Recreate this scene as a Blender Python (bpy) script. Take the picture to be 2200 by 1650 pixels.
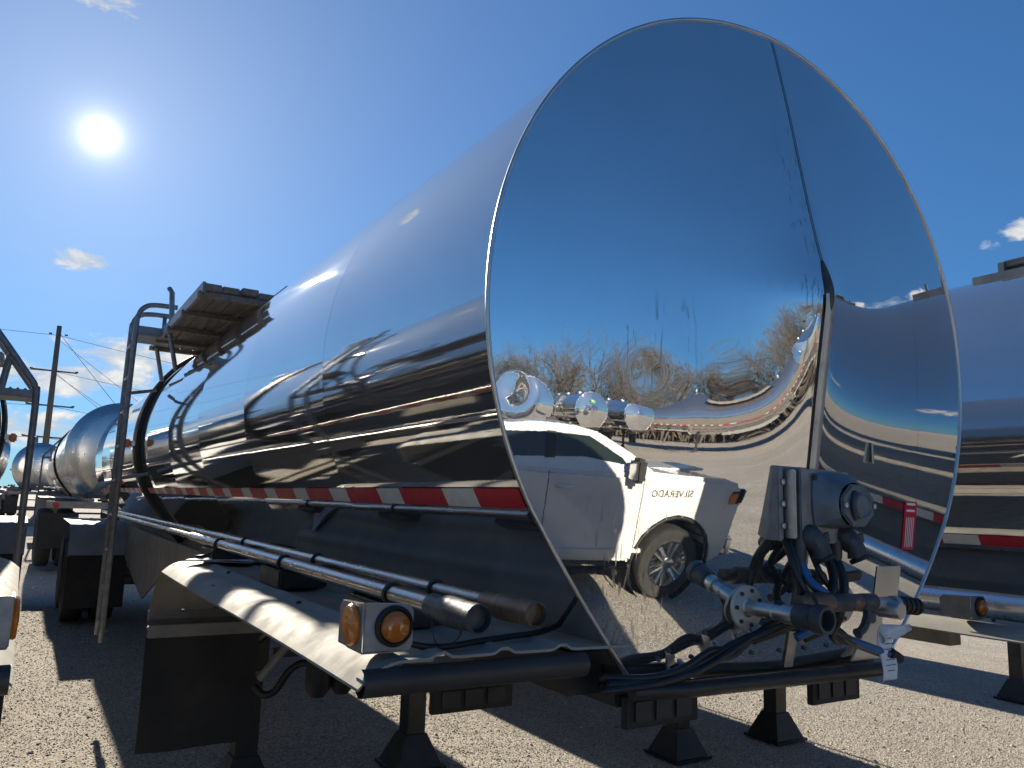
import bpy, bmesh, math, random
import numpy as np
from mathutils import Vector, Matrix
random.seed(7); rng = np.random.default_rng(7)
sin, cos, pi, sqrt, rad = math.sin, math.cos, math.pi, math.sqrt, math.radians
SC = bpy.context.scene
COL = SC.collection
for o in list(bpy.data.objects): bpy.data.objects.remove(o)

# ------------------------------------------------------------------ camera
TR, TH = .95, 2.13                     # tank radius, tank axis height
yaw, pitch, roll = rad(31.388), rad(8.7726), rad(-2.0)
fw = Vector((sin(yaw)*cos(pitch), cos(yaw)*cos(pitch), sin(pitch)))
rt = Vector((cos(yaw), -sin(yaw), 0)); dn = fw.cross(rt)
rt2 = rt*cos(roll)+dn*sin(roll); dn2 = -rt*sin(roll)+dn*cos(roll)
cd = bpy.data.cameras.new('camera'); cam = bpy.data.objects.new('camera', cd); COL.objects.link(cam)
M = Matrix((rt2, -dn2, -fw)).transposed().to_4x4()
M.translation = Vector((-1.87902*TR, -1.564829*TR, TH-.504149*TR))
cam.matrix_world = M
cd.sensor_width = 36; cd.lens = 36*1682.59/2200; cd.clip_start = .05; cd.clip_end = 3000
SC.camera = cam

# ------------------------------------------------------------------ world, sun, exposure
SUN = Vector((.0279, .9236, .3820)).normalized()
SKY_STRENGTH, SUN_STRENGTH = .044, 5.0
W = bpy.data.worlds.new('World'); SC.world = W; W.use_nodes = True
nt = W.node_tree; nt.nodes.clear(); N = nt.nodes.new; L = nt.links.new
def nmath(t, op, a, b=None, c=None):
    n = t.nodes.new('ShaderNodeMath'); n.operation = op
    for i, v in enumerate((a, b, c)):
        if v is None: continue
        if isinstance(v, (int, float)): n.inputs[i].default_value = v
        else: t.links.new(v, n.inputs[i])
    return n.outputs[0]
def nramp(t, fac, stops, interp='LINEAR'):
    n = t.nodes.new('ShaderNodeValToRGB'); n.color_ramp.interpolation = interp
    e = n.color_ramp.elements
    while len(e) < len(stops): e.new(.5)
    for q, (p, c) in zip(e, stops):
        q.position = p; q.color = (c, c, c, 1) if isinstance(c, (int, float)) else (*c, 1)
    t.links.new(fac, n.inputs[0]); return n.outputs[0]
def nmix(t, fac, a, b, blend='MIX'):
    n = t.nodes.new('ShaderNodeMix'); n.data_type = 'RGBA'; n.blend_type = blend
    for s, v in ((n.inputs[0], fac), (n.inputs[6], a), (n.inputs[7], b)):
        if isinstance(v, (int, float)): s.default_value = v
        elif isinstance(v, (tuple, list)): s.default_value = (*v[:3], 1)
        else: t.links.new(v, s)
    return n.outputs[2]
def nnoise(t, vec, scale, detail=4, rough=.55, dist=0):
    n = t.nodes.new('ShaderNodeTexNoise'); n.inputs['Scale'].default_value = scale
    n.inputs['Detail'].default_value = detail; n.inputs['Roughness'].default_value = rough
    n.inputs['Distortion'].default_value = dist
    t.links.new(vec, n.inputs['Vector']); return n.outputs['Fac']
def nmap(t, vec, scale=(1,1,1), loc=(0,0,0)):
    n = t.nodes.new('ShaderNodeMapping'); n.inputs['Scale'].default_value = scale; n.inputs['Location'].default_value = loc
    t.links.new(vec, n.inputs['Vector']); return n.outputs[0]
sky = N('ShaderNodeTexSky'); sky.sky_type = 'NISHITA'; sky.sun_disc = False
sky.sun_elevation = math.asin(SUN.z); sky.sun_rotation = math.atan2(SUN.x, SUN.y)
sky.air_density = 1.0; sky.dust_density = .05; sky.ozone_density = 3.0; sky.altitude = 200
tc = N('ShaderNodeTexCoord'); dirv = tc.outputs['Generated']
dot = N('ShaderNodeVectorMath'); dot.operation = 'DOT_PRODUCT'; L(dirv, dot.inputs[0]); dot.inputs[1].default_value = SUN
ang = nmath(nt, 'ARCCOSINE', nmath(nt, 'MINIMUM', dot.outputs['Value'], .9999999))
disc = nmath(nt, 'MULTIPLY', nmath(nt, 'LESS_THAN', ang, rad(.7)), 400.0)
g1 = nmath(nt, 'MULTIPLY', nmath(nt, 'EXPONENT', nmath(nt, 'MULTIPLY', ang, -1/rad(.66))), 28.0)
g2 = nmath(nt, 'MULTIPLY', nmath(nt, 'EXPONENT', nmath(nt, 'MULTIPLY', ang, -1/rad(14))), 4.2)
glow = nmath(nt, 'ADD', disc, nmath(nt, 'ADD', g1, g2))
sep = N('ShaderNodeSeparateXYZ'); L(dirv, sep.inputs[0])
az = nmath(nt, 'MULTIPLY', nmath(nt, 'ARCTAN2', sep.outputs['X'], sep.outputs['Y']), 180/pi)
el = nmath(nt, 'MULTIPLY', nmath(nt, 'ARCSINE', sep.outputs['Z']), 180/pi)
cn = nnoise(nt, nmap(nt, dirv, (1, 1, 2.4)), 22, 7, .62, .35)
cl = None
for (a_, e_, wa, we) in ((1.5, 14.6, 1.9, .62), (.7, 30.4, 2.4, .8), (5.9, 8.7, 5.0, 1.25), (2.6, 7.0, 4.8, 1.1), (-2.0, 7.3, 2.4, .7), (0, 3.7, 6, 1.0), (9, 5.0, 5, .8),
                         (65.2, 17.9, 1.6, .6), (63.4, 17.2, .7, .35), (100, 16.6, 6, .8), (-58, 10, 9, 1.4), (-96, 15, 9, 1.8), (-28, 6, 6, 1.1), (-36, 34, 4, 1.6)):
    mx = nmath(nt, 'POWER', nmath(nt, 'ABSOLUTE', nmath(nt, 'DIVIDE', nmath(nt, 'SUBTRACT', az, a_), wa)), 2)
    my = nmath(nt, 'POWER', nmath(nt, 'ABSOLUTE', nmath(nt, 'DIVIDE', nmath(nt, 'SUBTRACT', el, e_), we)), 2)
    mm = nmath(nt, 'SUBTRACT', 1.0, nmath(nt, 'ADD', mx, my))
    cl = mm if cl is None else nmath(nt, 'MAXIMUM', cl, mm)
edge_ = N('ShaderNodeClamp'); L(nmath(nt, 'ADD', cl, 1.3), edge_.inputs[0])
clc = N('ShaderNodeClamp'); L(nmath(nt, 'MULTIPLY', nmath(nt, 'ADD', nmath(nt, 'MULTIPLY', cl, .8), nmath(nt, 'MULTIPLY', nmath(nt, 'SUBTRACT', cn, .475), 5.0)), 1.2), clc.inputs[0])
cmask = nmath(nt, 'MULTIPLY', nmath(nt, 'MULTIPLY', clc.outputs[0], edge_.outputs[0]), .88)
gm = N('ShaderNodeGamma'); gm.inputs['Gamma'].default_value = .72        # flattens the horizon glare, as the camera's tone curve did
L(nmix(nt, 1.0, sky.outputs[0], (.2, .2, .2), 'MULTIPLY'), gm.inputs['Color'])
tint = nmix(nt, 1.0, gm.outputs[0], (1.6, 3.6, 5.9), 'MULTIPLY')
add = nmix(nt, 1.0, tint, nmix(nt, 1.0, (1.0, .93, .80), glow, 'MULTIPLY'), 'ADD')
cloudcol = nmix(nt, nramp(nt, cn, [(.5, 0), (.75, 1)]), (6.5, 7.0, 7.6), (12.5, 11.6, 10.0))
fin = nmix(nt, cmask, add, cloudcol)
bg = N('ShaderNodeBackground'); bg.inputs['Strength'].default_value = SKY_STRENGTH; L(fin, bg.inputs['Color'])
wo = N('ShaderNodeOutputWorld'); L(bg.outputs[0], wo.inputs['Surface'])
sl = bpy.data.lights.new('sun', 'SUN'); sl.energy = SUN_STRENGTH; sl.angle = rad(.53); sl.color = (1, .90, .74)
so = bpy.data.objects.new('sun', sl); COL.objects.link(so); so.rotation_euler = SUN.to_track_quat('Z', 'Y').to_euler(); so.location = SUN*60
vs = SC.view_settings; vs.view_transform = 'Standard'; vs.look = 'None'; vs.gamma = 1; vs.use_curve_mapping = False; vs.exposure = 1.08
SC.cycles.max_bounces = 10; SC.cycles.glossy_bounces = 6
SC.cycles.sample_clamp_indirect = 6

# ------------------------------------------------------------------ materials
MATS = {}
def mat(name, col, rough=.5, metal=0, var=.15, vscale=8, rvar=.1, bump=0, bscale=40, stretch=(1,1,1), dirt=None, dscale=3, dlo=.5, dhi=.75, trans=0, coat=0, ior=1.45, spec=.5):
    if name in MATS: return MATS[name]
    m = bpy.data.materials.new(name); m.use_nodes = True; t = m.node_tree; b = t.nodes['Principled BSDF']
    c = t.nodes.new('ShaderNodeTexCoord').outputs['Object']; v = nmap(t, c, stretch)
    n = nnoise(t, v, vscale, 6, .6)
    lo = tuple(x*(1-var) for x in col); hi = tuple(min(1, x*(1+var)) for x in col)
    base = nmix(t, nramp(t, n, [(.3, 0), (.7, 1)]), lo, hi)
    if dirt:
        dn_ = nnoise(t, nmap(t, c, stretch, (5, 3, 1)), dscale, 8, .65)
        base = nmix(t, nramp(t, dn_, [(dlo, 0), (dhi, 1)]), base, dirt)
    t.links.new(base, b.inputs['Base Color'])
    r = nramp(t, nnoise(t, v, vscale*1.7, 4), [(.25, max(.01, rough-rvar)), (.75, min(1, rough+rvar))])
    t.links.new(r, b.inputs['Roughness'])
    b.inputs['Metallic'].default_value = metal; b.inputs['Transmission Weight'].default_value = trans
    b.inputs['Coat Weight'].default_value = coat; b.inputs['Specular IOR Level'].default_value = spec; b.inputs['IOR'].default_value = ior
    if bump:
        bn = t.nodes.new('ShaderNodeBump'); bn.inputs['Strength'].default_value = bump; bn.inputs['Distance'].default_value = .01
        t.links.new(nnoise(t, v, bscale, 5), bn.inputs['Height']); t.links.new(bn.outputs[0], b.inputs['Normal'])
    MATS[name] = m; return m
def mirror_mat(name, base, rough, wav, wscale, stretch, drips):
    m = bpy.data.materials.new(name); m.use_nodes = True; t = m.node_tree; b = t.nodes['Principled BSDF']
    c = t.nodes.new('ShaderNodeTexCoord').outputs['Object']
    b.inputs['Metallic'].default_value = .965 if drips else .93
    smudge = nnoise(t, nmap(t, c, stretch), 3.0, 8, .65)
    scr = nnoise(t, nmap(t, c, tuple(60/s for s in (stretch[0]*3, stretch[1]*3, stretch[2]*3))), 5, 3, .6)
    colr = nmix(t, nramp(t, smudge, [(.35, 0), (.75, 1)]), base, tuple(x*.93 for x in base))
    rr = nramp(t, smudge, [(.3, rough*.6), (.55, rough), (.8, rough*2.4)])
    if drips:                                   # dried runs of dirty water, long and thin down the sheet
        v2 = nmap(t, c, (1, 1, .035))
        wob = t.nodes.new('ShaderNodeVectorMath'); wob.operation = 'ADD'
        wn = t.nodes.new('ShaderNodeTexNoise'); wn.inputs['Scale'].default_value = 7; t.links.new(c, wn.inputs['Vector'])
        sc_ = t.nodes.new('ShaderNodeVectorMath'); sc_.operation = 'SCALE'; sc_.inputs['Scale'].default_value = .025; t.links.new(wn.outputs['Color'], sc_.inputs[0])
        t.links.new(v2, wob.inputs[0]); t.links.new(sc_.outputs[0], wob.inputs[1])
        d1 = nramp(t, nnoise(t, wob.outputs[0], 105, 2, .5), [(.59, 0), (.66, 1)])
        sx_ = t.nodes.new('ShaderNodeSeparateXYZ'); t.links.new(c, sx_.inputs[0])
        def band(s_, lo, hi, soft):
            return nmath(t, 'MULTIPLY', nramp(t, nmath(t, 'MULTIPLY', nmath(t, 'ADD', s_, 1.0), .2), [((lo-soft+1)*.2, 0), ((lo+1)*.2, 1)]), nramp(t, nmath(t, 'MULTIPLY', nmath(t, 'ADD', s_, 1.0), .2), [((hi+1)*.2, 1), ((hi+soft+1)*.2, 0)]))
        zones = None
        for (xa, xb, za, zb_) in ((-.62, -.42, 1.95, 2.12), (-.66, -.42, 1.36, 1.62), (-.07, -.02, 1.95, 2.75)):
            zn = nmath(t, 'MULTIPLY', band(sx_.outputs[0], xa, xb, .03), band(sx_.outputs[2], za, zb_, .07))
            zones = zn if zones is None else nmath(t, 'MAXIMUM', zones, zn)
        faint = nramp(t, nnoise(t, nmap(t, c, (1, 1, .5), (2, 0, 4)), 2.4, 2), [(.55, 0), (.70, .30)])
        dm = nmath(t, 'MULTIPLY', d1, nmath(t, 'MAXIMUM', zones, faint))
        spk = nramp(t, nnoise(t, c, 95, 2), [(.77, 0), (.82, 1)])
        dm = nmath(t, 'MINIMUM', nmath(t, 'ADD', nmath(t, 'MULTIPLY', dm, .42), nmath(t, 'MULTIPLY', spk, .45)), 1.0)
        colr = nmix(t, dm, colr, (.12, .11, .10))
        rr = nmath(t, 'ADD', rr, nmath(t, 'MULTIPLY', dm, .25))
    t.links.new(colr, b.inputs['Base Color']); t.links.new(rr, b.inputs['Roughness'])
    bn = t.nodes.new('ShaderNodeBump'); bn.inputs['Strength'].default_value = 1; bn.inputs['Distance'].default_value = wav*.6
    t.links.new(nnoise(t, nmap(t, c, stretch), wscale, 2, .4), bn.inputs['Height'])
    b2 = t.nodes.new('ShaderNodeBump'); b2.inputs['Strength'].default_value = 1; b2.inputs['Distance'].default_value = (.000008 if drips else .00004)
    t.links.new(scr, b2.inputs['Height']); t.links.new(bn.outputs[0], b2.inputs['Normal']); t.links.new(b2.outputs[0], b.inputs['Normal'])
    MATS[name] = m; return m
m_head = mirror_mat('polished_head_steel', (.76, .755, .745), .006, .0010, 2.6, (1, 1, 1), True)
m_jack = mirror_mat('polished_jacket_steel', (.66, .65, .635), .018, .0013, 2.0, (1.3, .7, 1.3), False)
m_brush = mat('brushed_steel', (.55, .54, .52), .30, 1, .08, 3, .06, .08, 60, (1, 6, 1))
m_flange = mat('pale_matte_steel', (.50, .475, .43), .45, .35, .1, 20, .1)
m_steel = mat('dull_stainless', (.58, .56, .53), .36, 1, .12, 9, .1)
m_pipe = mat('bright_pipe_steel', (.40, .375, .345), .24, 1, .12, 14, .08, stretch=(1, .2, 1))
m_galv = mat('weathered_galvanised', (.25, .255, .265), .52, .7, .2, 18, .12, .05, 60)
m_alu = mat('weathered_aluminium_sheet', (.30, .29, .26), .75, .12, .12, 7, .12, .06, 50, dirt=(.24, .225, .19), dscale=4, dlo=.5, dhi=.8, spec=.2)
m_white = mat('white_fender_plastic', (.26, .28, .305), .65, 0, .12, 6, .1, dirt=(.20, .195, .18), dscale=3, spec=.15)
m_frame = mat('dusty_grey_frame_paint', (.24, .23, .215), .6, .2, .2, 6, .1, .05, 40, dirt=(.12, .11, .10))
m_rail = mat('bright_aluminium_tube', (.85, .86, .87), .3, .9, .05, 6, .06)
m_lip = mat('dark_weathered_fender_lip', (.045, .041, .037), .5, .2, .2, 7, .1)
m_black = mat('black_paint', (.018, .019, .021), .42, 0, .3, 10, .12, .05, 50, dirt=(.05, .045, .04))
m_rubber = mat('black_rubber', (.014, .014, .015), .55, 0, .3, 10, .12)
m_flap = mat('black_flap_rubber', (.012, .012, .013), .62, 0, .3, 5, .1, dirt=(.03, .028, .025))
m_hose = mat('black_air_hose', (.015, .015, .017), .38, 0, .2, 10, .1)
m_hoseb = mat('blue_air_hose', (.02, .10, .25), .38, 0, .2, 10, .1)
m_cast = mat('painted_casting', (.055, .062, .07), .5, .3, .3, 25, .12, .12, 70)
m_housing = mat('blue_grey_socket_casting', (.13, .155, .18), .42, .35, .2, 18, .12, .08, 60)
m_brass = mat('worn_brass_coupling', (.16, .11, .075), .5, .5, .3, 30, .12, .1, 60)
m_amber = mat('amber_lens', (.60, .17, .015), .18, 0, .1, 20, .05, .15, 90, coat=.4)
m_amberd = mat('amber_lamp_glass', (.40, .11, .008), .12, 0, .15, 8, .05, .25, 30, coat=.6)
m_redl = mat('red_lens', (.5, .02, .015), .2, 0, .1, 10, .05, coat=.4)
m_red = mat('reflective_red_tape', (.50, .018, .028), .35, .1, .12, 30, .1, .05, 200)
m_wht = mat('reflective_white_tape', (.66, .65, .60), .38, .1, .08, 40, .1, .08, 220)
m_wood = mat('weathered_grey_wood', (.22, .185, .155), .8, 0, .35, 5, .1, .3, 12, (9, .8, 9), dirt=(.14, .12, .10), dscale=3)
m_pole = mat('utility_pole_wood', (.16, .125, .095), .85, 0, .3, 4, .1, .3, 20, (6, 6, .5))
m_paper = mat('paper', (.72, .72, .74), .7, 0, .05, 8)
m_ink = mat('printed_ink', (.10, .11, .16), .7, 0, .1, 8)
m_plast = mat('clear_plastic_sleeve', (.62, .64, .66), .25, 0, .08, 8, .1, .2, 14)
m_stk = mat('red_sticker_vinyl', (.52, .012, .03), .35, 0, .05, 8)
m_strip = mat('dirty_seam_strip_steel', (.56, .51, .44), .42, .55, .15, 4, .12, dirt=(.17, .12, .09), dscale=4, dlo=.5, dhi=.72)
m_bark = mat('bare_bark', (.11, .095, .08), .9, 0, .3, 3, .05)
m_twig = mat('bare_twigs', (.12, .105, .09), .9, 0, .3, 1, .05)
m_brushw = mat('dry_undergrowth', (.085, .07, .052), .95, 0, .35, .6, .05)
m_truck = mat('white_truck_paint', (.62, .61, .585), .22, 0, .02, 4, .05, coat=.6, dirt=(.50, .47, .42), dscale=3, dlo=.5, dhi=.9)
m_glass = mat('dark_tinted_glass', (.015, .022, .02), .04, 0, .1, 3, .02, coat=.2)
m_chrome = mat('wheel_alloy', (.62, .62, .63), .15, 1, .06, 6, .05)
m_tyre = mat('tyre_rubber', (.022, .021, .02), .75, 0, .25, 12, .1, .2, 60, dirt=(.06, .053, .045))
m_wire = mat('wire', (.05, .05, .055), .5, .3, .1, 3)
m_logo = mat('navy_logo_print', (.02, .04, .13), .5, 0, .03, 3); m_leaf = mat('green_logo_print', (.06, .28, .09), .5, 0, .03, 3)

# ------------------------------------------------------------------ mesh helpers
class MB:
    def __init__(s): s.v = []; s.f = []
    def add(s, vs, fs):
        o = len(s.v); s.v += [tuple(p) for p in vs]; s.f += [tuple(i+o for i in f) for f in fs]; return s
    def box(s, c, d, rot=None, taper=1.0):
        x, y, z = d[0]/2, d[1]/2, d[2]/2; vs = []
        for k in (-1, 1):
            q = taper if k > 0 else 1
            for a, b in ((-1,-1),(1,-1),(1,1),(-1,1)): vs.append(Vector((a*x*q, b*y*q, k*z)))
        if rot is not None: vs = [rot @ p for p in vs]
        c = Vector(c)
        return s.add([p+c for p in vs], [(3,2,1,0),(4,5,6,7),(0,1,5,4),(1,2,6,5),(2,3,7,6),(3,0,4,7)])
    def tube(s, pts, r, n=8, cap=True):
        P = [Vector(p) for p in pts]; R = r if isinstance(r, (list, tuple)) else [r]*len(P)
        vs = []; u = None
        for i, p in enumerate(P):
            t = (P[min(i+1, len(P)-1)]-P[max(i-1, 0)]).normalized()
            if u is None: u = t.orthogonal().normalized()
            else:
                u = (u-t*u.dot(t)); u = u.normalized() if u.length > 1e-6 else t.orthogonal().normalized()
            w = t.cross(u)
            for k in range(n):
                a = 2*pi*k/n; vs.append(p+(u*cos(a)+w*sin(a))*R[i])
        fs = []
        for i in range(len(P)-1):
            for k in range(n):
                fs.append((i*n+k, i*n+(k+1)%n, (i+1)*n+(k+1)%n, (i+1)*n+k))
        if cap: fs.append(tuple(range(n-1, -1, -1))); fs.append(tuple((len(P)-1)*n+k for k in range(n)))
        return s.add(vs, fs)
    def lathe(s, prof, c, axis, n=24):
        """prof: list of (radius, distance along axis)"""
        A = Vector(axis).normalized(); u = A.orthogonal().normalized(); w = A.cross(u); c = Vector(c); vs = []; fs = []
        for (r, d) in prof:
            for k in range(n):
                a = 2*pi*k/n; vs.append(c+A*d+(u*cos(a)+w*sin(a))*max(r, 1e-4))
        for i in range(len(prof)-1):
            for k in range(n): fs.append((i*n+k, i*n+(k+1)%n, (i+1)*n+(k+1)%n, (i+1)*n+k))
        return s.add(vs, fs)
    def prism(s, poly, origin, ux, uy, depth):
        """extrude a 2-D polygon lying in (ux,uy) at origin by the vector depth"""
        O, X, Y, D = Vector(origin), Vector(ux), Vector(uy), Vector(depth); n = len(poly)
        a = [O+X*p[0]+Y*p[1] for p in poly]; vs = a+[p+D for p in a]
        fs = [tuple(range(n-1, -1, -1)), tuple(range(n, 2*n))]+[(i, (i+1)%n, n+(i+1)%n, n+i) for i in range(n)]
        return s.add(vs, fs)
    def sheet(s, rows, thick=None):
        """grid of points rows[i][j]; thick = vector offset for a second side"""
        h, w = len(rows), len(rows[0]); vs = [Vector(p) for r in rows for p in r]
        fs = [(i*w+j, i*w+j+1, (i+1)*w+j+1, (i+1)*w+j) for i in range(h-1) for j in range(w-1)]
        if thick is not None:
            T = Vector(thick); n = h*w; vs += [p+T for p in vs]
            fs += [(d+n, c+n, b+n, a+n) for (a, b, c, d) in fs[:]]
            for j in range(w-1): fs += [(j, j+n, j+1+n, j+1), ((h-1)*w+j, (h-1)*w+j+1, (h-1)*w+j+1+n, (h-1)*w+j+n)]
            for i in range(h-1): fs += [(i*w, (i+1)*w, (i+1)*w+n, i*w+n), (i*w+w-1, i*w+w-1+n, (i+1)*w+w-1+n, (i+1)*w+w-1)]
        return s.add(vs, fs)
    def build(s, name, m, parent=None, smooth=None, bevel=0):
        me = bpy.data.meshes.new(name); me.from_pydata(s.v, [], s.f)
        bm = bmesh.new(); bm.from_mesh(me)
        bmesh.ops.recalc_face_normals(bm, faces=bm.faces)
        if bevel:
            es = [e for e in bm.edges if len(e.link_faces) == 2 and e.calc_face_angle(0) > .6]
            if es: bmesh.ops.bevel(bm, geom=es, offset=bevel, segments=2, affect='EDGES', clamp_overlap=True)
        bm.to_mesh(me); bm.free()
        if smooth is not None:
            me.shade_smooth()
            if smooth > 0: me.set_sharp_from_angle(angle=rad(smooth))
        me.materials.append(m)
        o = bpy.data.objects.new(name, me); COL.objects.link(o)
        if parent is not None: o.parent = parent
        return o
def tag(o, label=None, cat=None, group=None, kind=None):
    for k, v in (('label', label), ('category', cat), ('group', group), ('kind', kind)):
        if v: o[k] = v
    return o
def empty(name, loc=(0,0,0), rz=0):
    o = bpy.data.objects.new(name, None); o.location = loc; o.rotation_euler = (0,0,rz); o.empty_display_size = .2
    COL.objects.link(o); return o
def copy_tree(o, parent=None):
    c = o.copy(); COL.objects.link(c); c.parent = parent
    for ch in list(o.children): copy_tree(ch, c)
    return c
def smooth_path(pts, n=6):
    P = [Vector(p) for p in pts]; out = []
    for i in range(len(P)-1):
        a, b, c, d = P[max(i-1,0)], P[i], P[i+1], P[min(i+2,len(P)-1)]
        for k in range(n):
            t = k/n
            out.append(.5*((2*b)+(c-a)*t+(2*a-5*b+4*c-d)*t*t+(3*b-a-3*c+d)*t**3))
    out.append(P[-1]); return out
def text_mesh(txt, size, extrude=.001):
    cu = bpy.data.curves.new('lettering', 'FONT'); cu.body = txt; cu.size = size; cu.extrude = extrude; cu.align_x = 'CENTER'; cu.align_y = 'CENTER'; cu.resolution_u = 3
    o = bpy.data.objects.new('lettering', cu); COL.objects.link(o)
    dg = bpy.context.evaluated_depsgraph_get(); me = bpy.data.meshes.new_from_object(o.evaluated_get(dg))
    bpy.data.objects.remove(o); return me

# ------------------------------------------------------------------ the ground
def gz(x, y):
    t = min(max((x-.7)/1.6, 0), 1); a = -.10*t*t*(3-2*t)
    t = min(max((y-12)/4.5, 0), 1); b = .2*t*t*(3-2*t)
    return a+b
def axis_pts(lo, hi, fine_lo, fine_hi, step, far):
    p = list(np.arange(fine_lo, fine_hi+1e-6, step)); q = fine_hi; s = step
    while q < hi: s *= 1.5; q = min(q+s, hi); p.append(q)
    q = fine_lo; s = step
    while q > lo: s *= 1.5; q = max(q-s, lo); p.insert(0, q)
    return p
gx_, gy_ = axis_pts(-900, 900, -6, 12, .25, 1), axis_pts(-900, 1400, -8, 20, .25, 1)
g = MB().sheet([[(x, y, gz(x, y)) for x in gx_] for y in gy_])
mg = bpy.data.materials.new('gravel_ground'); mg.use_nodes = True; t = mg.node_tree; b = t.nodes['Principled BSDF']
c = t.nodes.new('ShaderNodeTexCoord').outputs['Object']
vo = t.nodes.new('ShaderNodeTexVoronoi'); vo.inputs['Scale'].default_value = 88; t.links.new(c, vo.inputs['Vector'])
vo2 = t.nodes.new('ShaderNodeTexVoronoi'); vo2.inputs['Scale'].default_value = 190; t.links.new(c, vo2.inputs['Vector'])
sepc = t.nodes.new('ShaderNodeSeparateColor'); t.links.new(vo.outputs['Color'], sepc.inputs[0])
stone = nramp(t, sepc.outputs[0], [(0, (.20, .19, .172)), (.25, (.41, .37, .315)), (.55, (.52, .475, .41)), (.8, (.60, .56, .495)), (1, (.72, .70, .65))])
big = nnoise(t, c, .35, 5); col_ = nmix(t, nramp(t, big, [(.35, 0), (.7, 1)]), nmix(t, 1, stone, (.84, .81, .78), 'MULTIPLY'), stone)
med = nnoise(t, c, 5, 5); col_ = nmix(t, nramp(t, med, [(.3, .3), (.6, 0)]), col_, (.30, .275, .24))
trk = nnoise(t, nmap(t, c, (.9, .12, 1), (4, 2, 0)), 1.6, 5); col_ = nmix(t, nramp(t, trk, [(.50, 0), (.68, .4)]), col_, (.29, .265, .23))
col_ = nmix(t, nramp(t, nnoise(t, c, 1.3, 3), [(.62, 0), (.72, .35)]), col_, (.50, .47, .41))
t.links.new(col_, b.inputs['Base Color']); b.inputs['Roughness'].default_value = .95; b.inputs['Specular IOR Level'].default_value = .12
h = nmath(t, 'ADD', nmath(t, 'MULTIPLY', nmath(t, 'SUBTRACT', 1, vo.outputs['Distance']), 1.0), nmath(t, 'MULTIPLY', vo2.outputs['Distance'], -.4))
bn = t.nodes.new('ShaderNodeBump'); bn.inputs['Strength'].default_value = .9; bn.inputs['Distance'].default_value = .012
t.links.new(h, bn.inputs['Height']); t.links.new(bn.outputs[0], b.inputs['Normal'])
tag(g.build('gravel_yard', mg, smooth=0), 'beige gravel ground of the trailer yard', None, kind='structure')
# loose stones standing out of the gravel in the near part of the yard
def stones(zones):
    base = np.array([(1,0,0),(-1,0,0),(0,1,0),(0,-1,0),(0,0,1),(0,0,-1)], float)
    fac = np.array([(0,2,4),(2,1,4),(1,3,4),(3,0,4),(2,0,5),(1,2,5),(3,1,5),(0,3,5)])
    n = sum(q[0] for q in zones)
    px = np.concatenate([rng.uniform(q[1], q[2], q[0]) for q in zones]); py = np.concatenate([rng.uniform(q[3], q[4], q[0]) for q in zones])
    s = np.concatenate([rng.uniform(q[5], q[6], q[0]) for q in zones]); s = np.where(rng.random(n) < .012, s*2.4, s)
    a = rng.uniform(0, 2*pi, n); sc = s[:, None]*rng.uniform(.55, 1.2, (n, 3)); sc[:, 2] *= .7
    v = base[None]*sc[:, None, :]*rng.uniform(.7, 1.25, (n, 6, 1))
    ca, sa = np.cos(a)[:, None], np.sin(a)[:, None]
    x = v[..., 0]*ca-v[..., 1]*sa; y = v[..., 0]*sa+v[..., 1]*ca
    tlt = rng.uniform(-.5, .5, n)[:, None]; z = v[..., 2]+x*tlt
    pz = np.array([gz(q, w) for q, w in zip(px, py)])
    V = np.stack([x+px[:, None], y+py[:, None], z+pz[:, None]+s[:, None]*.15], -1).reshape(-1, 3)
    F = (fac[None]+6*np.arange(n)[:, None, None]).reshape(-1, 3)
    me = bpy.data.meshes.new('loose_gravel'); me.vertices.add(len(V)); me.vertices.foreach_set('co', V.ravel())
    me.loops.add(F.size); me.loops.foreach_set('vertex_index', F.ravel().astype(np.int32))
    me.polygons.add(len(F)); me.polygons.foreach_set('loop_start', np.arange(0, F.size, 3, dtype=np.int32)); me.polygons.foreach_set('loop_total', np.full(len(F), 3, np.int32))
    me.update(); me.validate()
    ms = bpy.data.materials.new('loose_stone'); ms.use_nodes = True; t = ms.node_tree; b = t.nodes['Principled BSDF']; b.inputs['Roughness'].default_value = .85
    geo = t.nodes.new('ShaderNodeNewGeometry')
    t.links.new(nramp(t, geo.outputs['Random Per Island'], [(0, (.19, .175, .155)), (.3, (.38, .345, .295)), (.6, (.48, .44, .385)), (.85, (.56, .53, .48)), (1, (.70, .68, .64))]), b.inputs['Base Color'])
    me.materials.append(ms)
    o = bpy.data.objects.new('loose_gravel', me); COL.objects.link(o)
    tag(o, 'loose beige stones lying on the gravel yard', kind='stuff')
stones(((85000, -3.2, 6.6, 1.6, 7.2, .0035, .009), (60000, -3.6, 6.6, 7.2, 12.5, .004, .009), (25000, -3.0, 8.6, 12.5, 18, .004, .010)))

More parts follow.
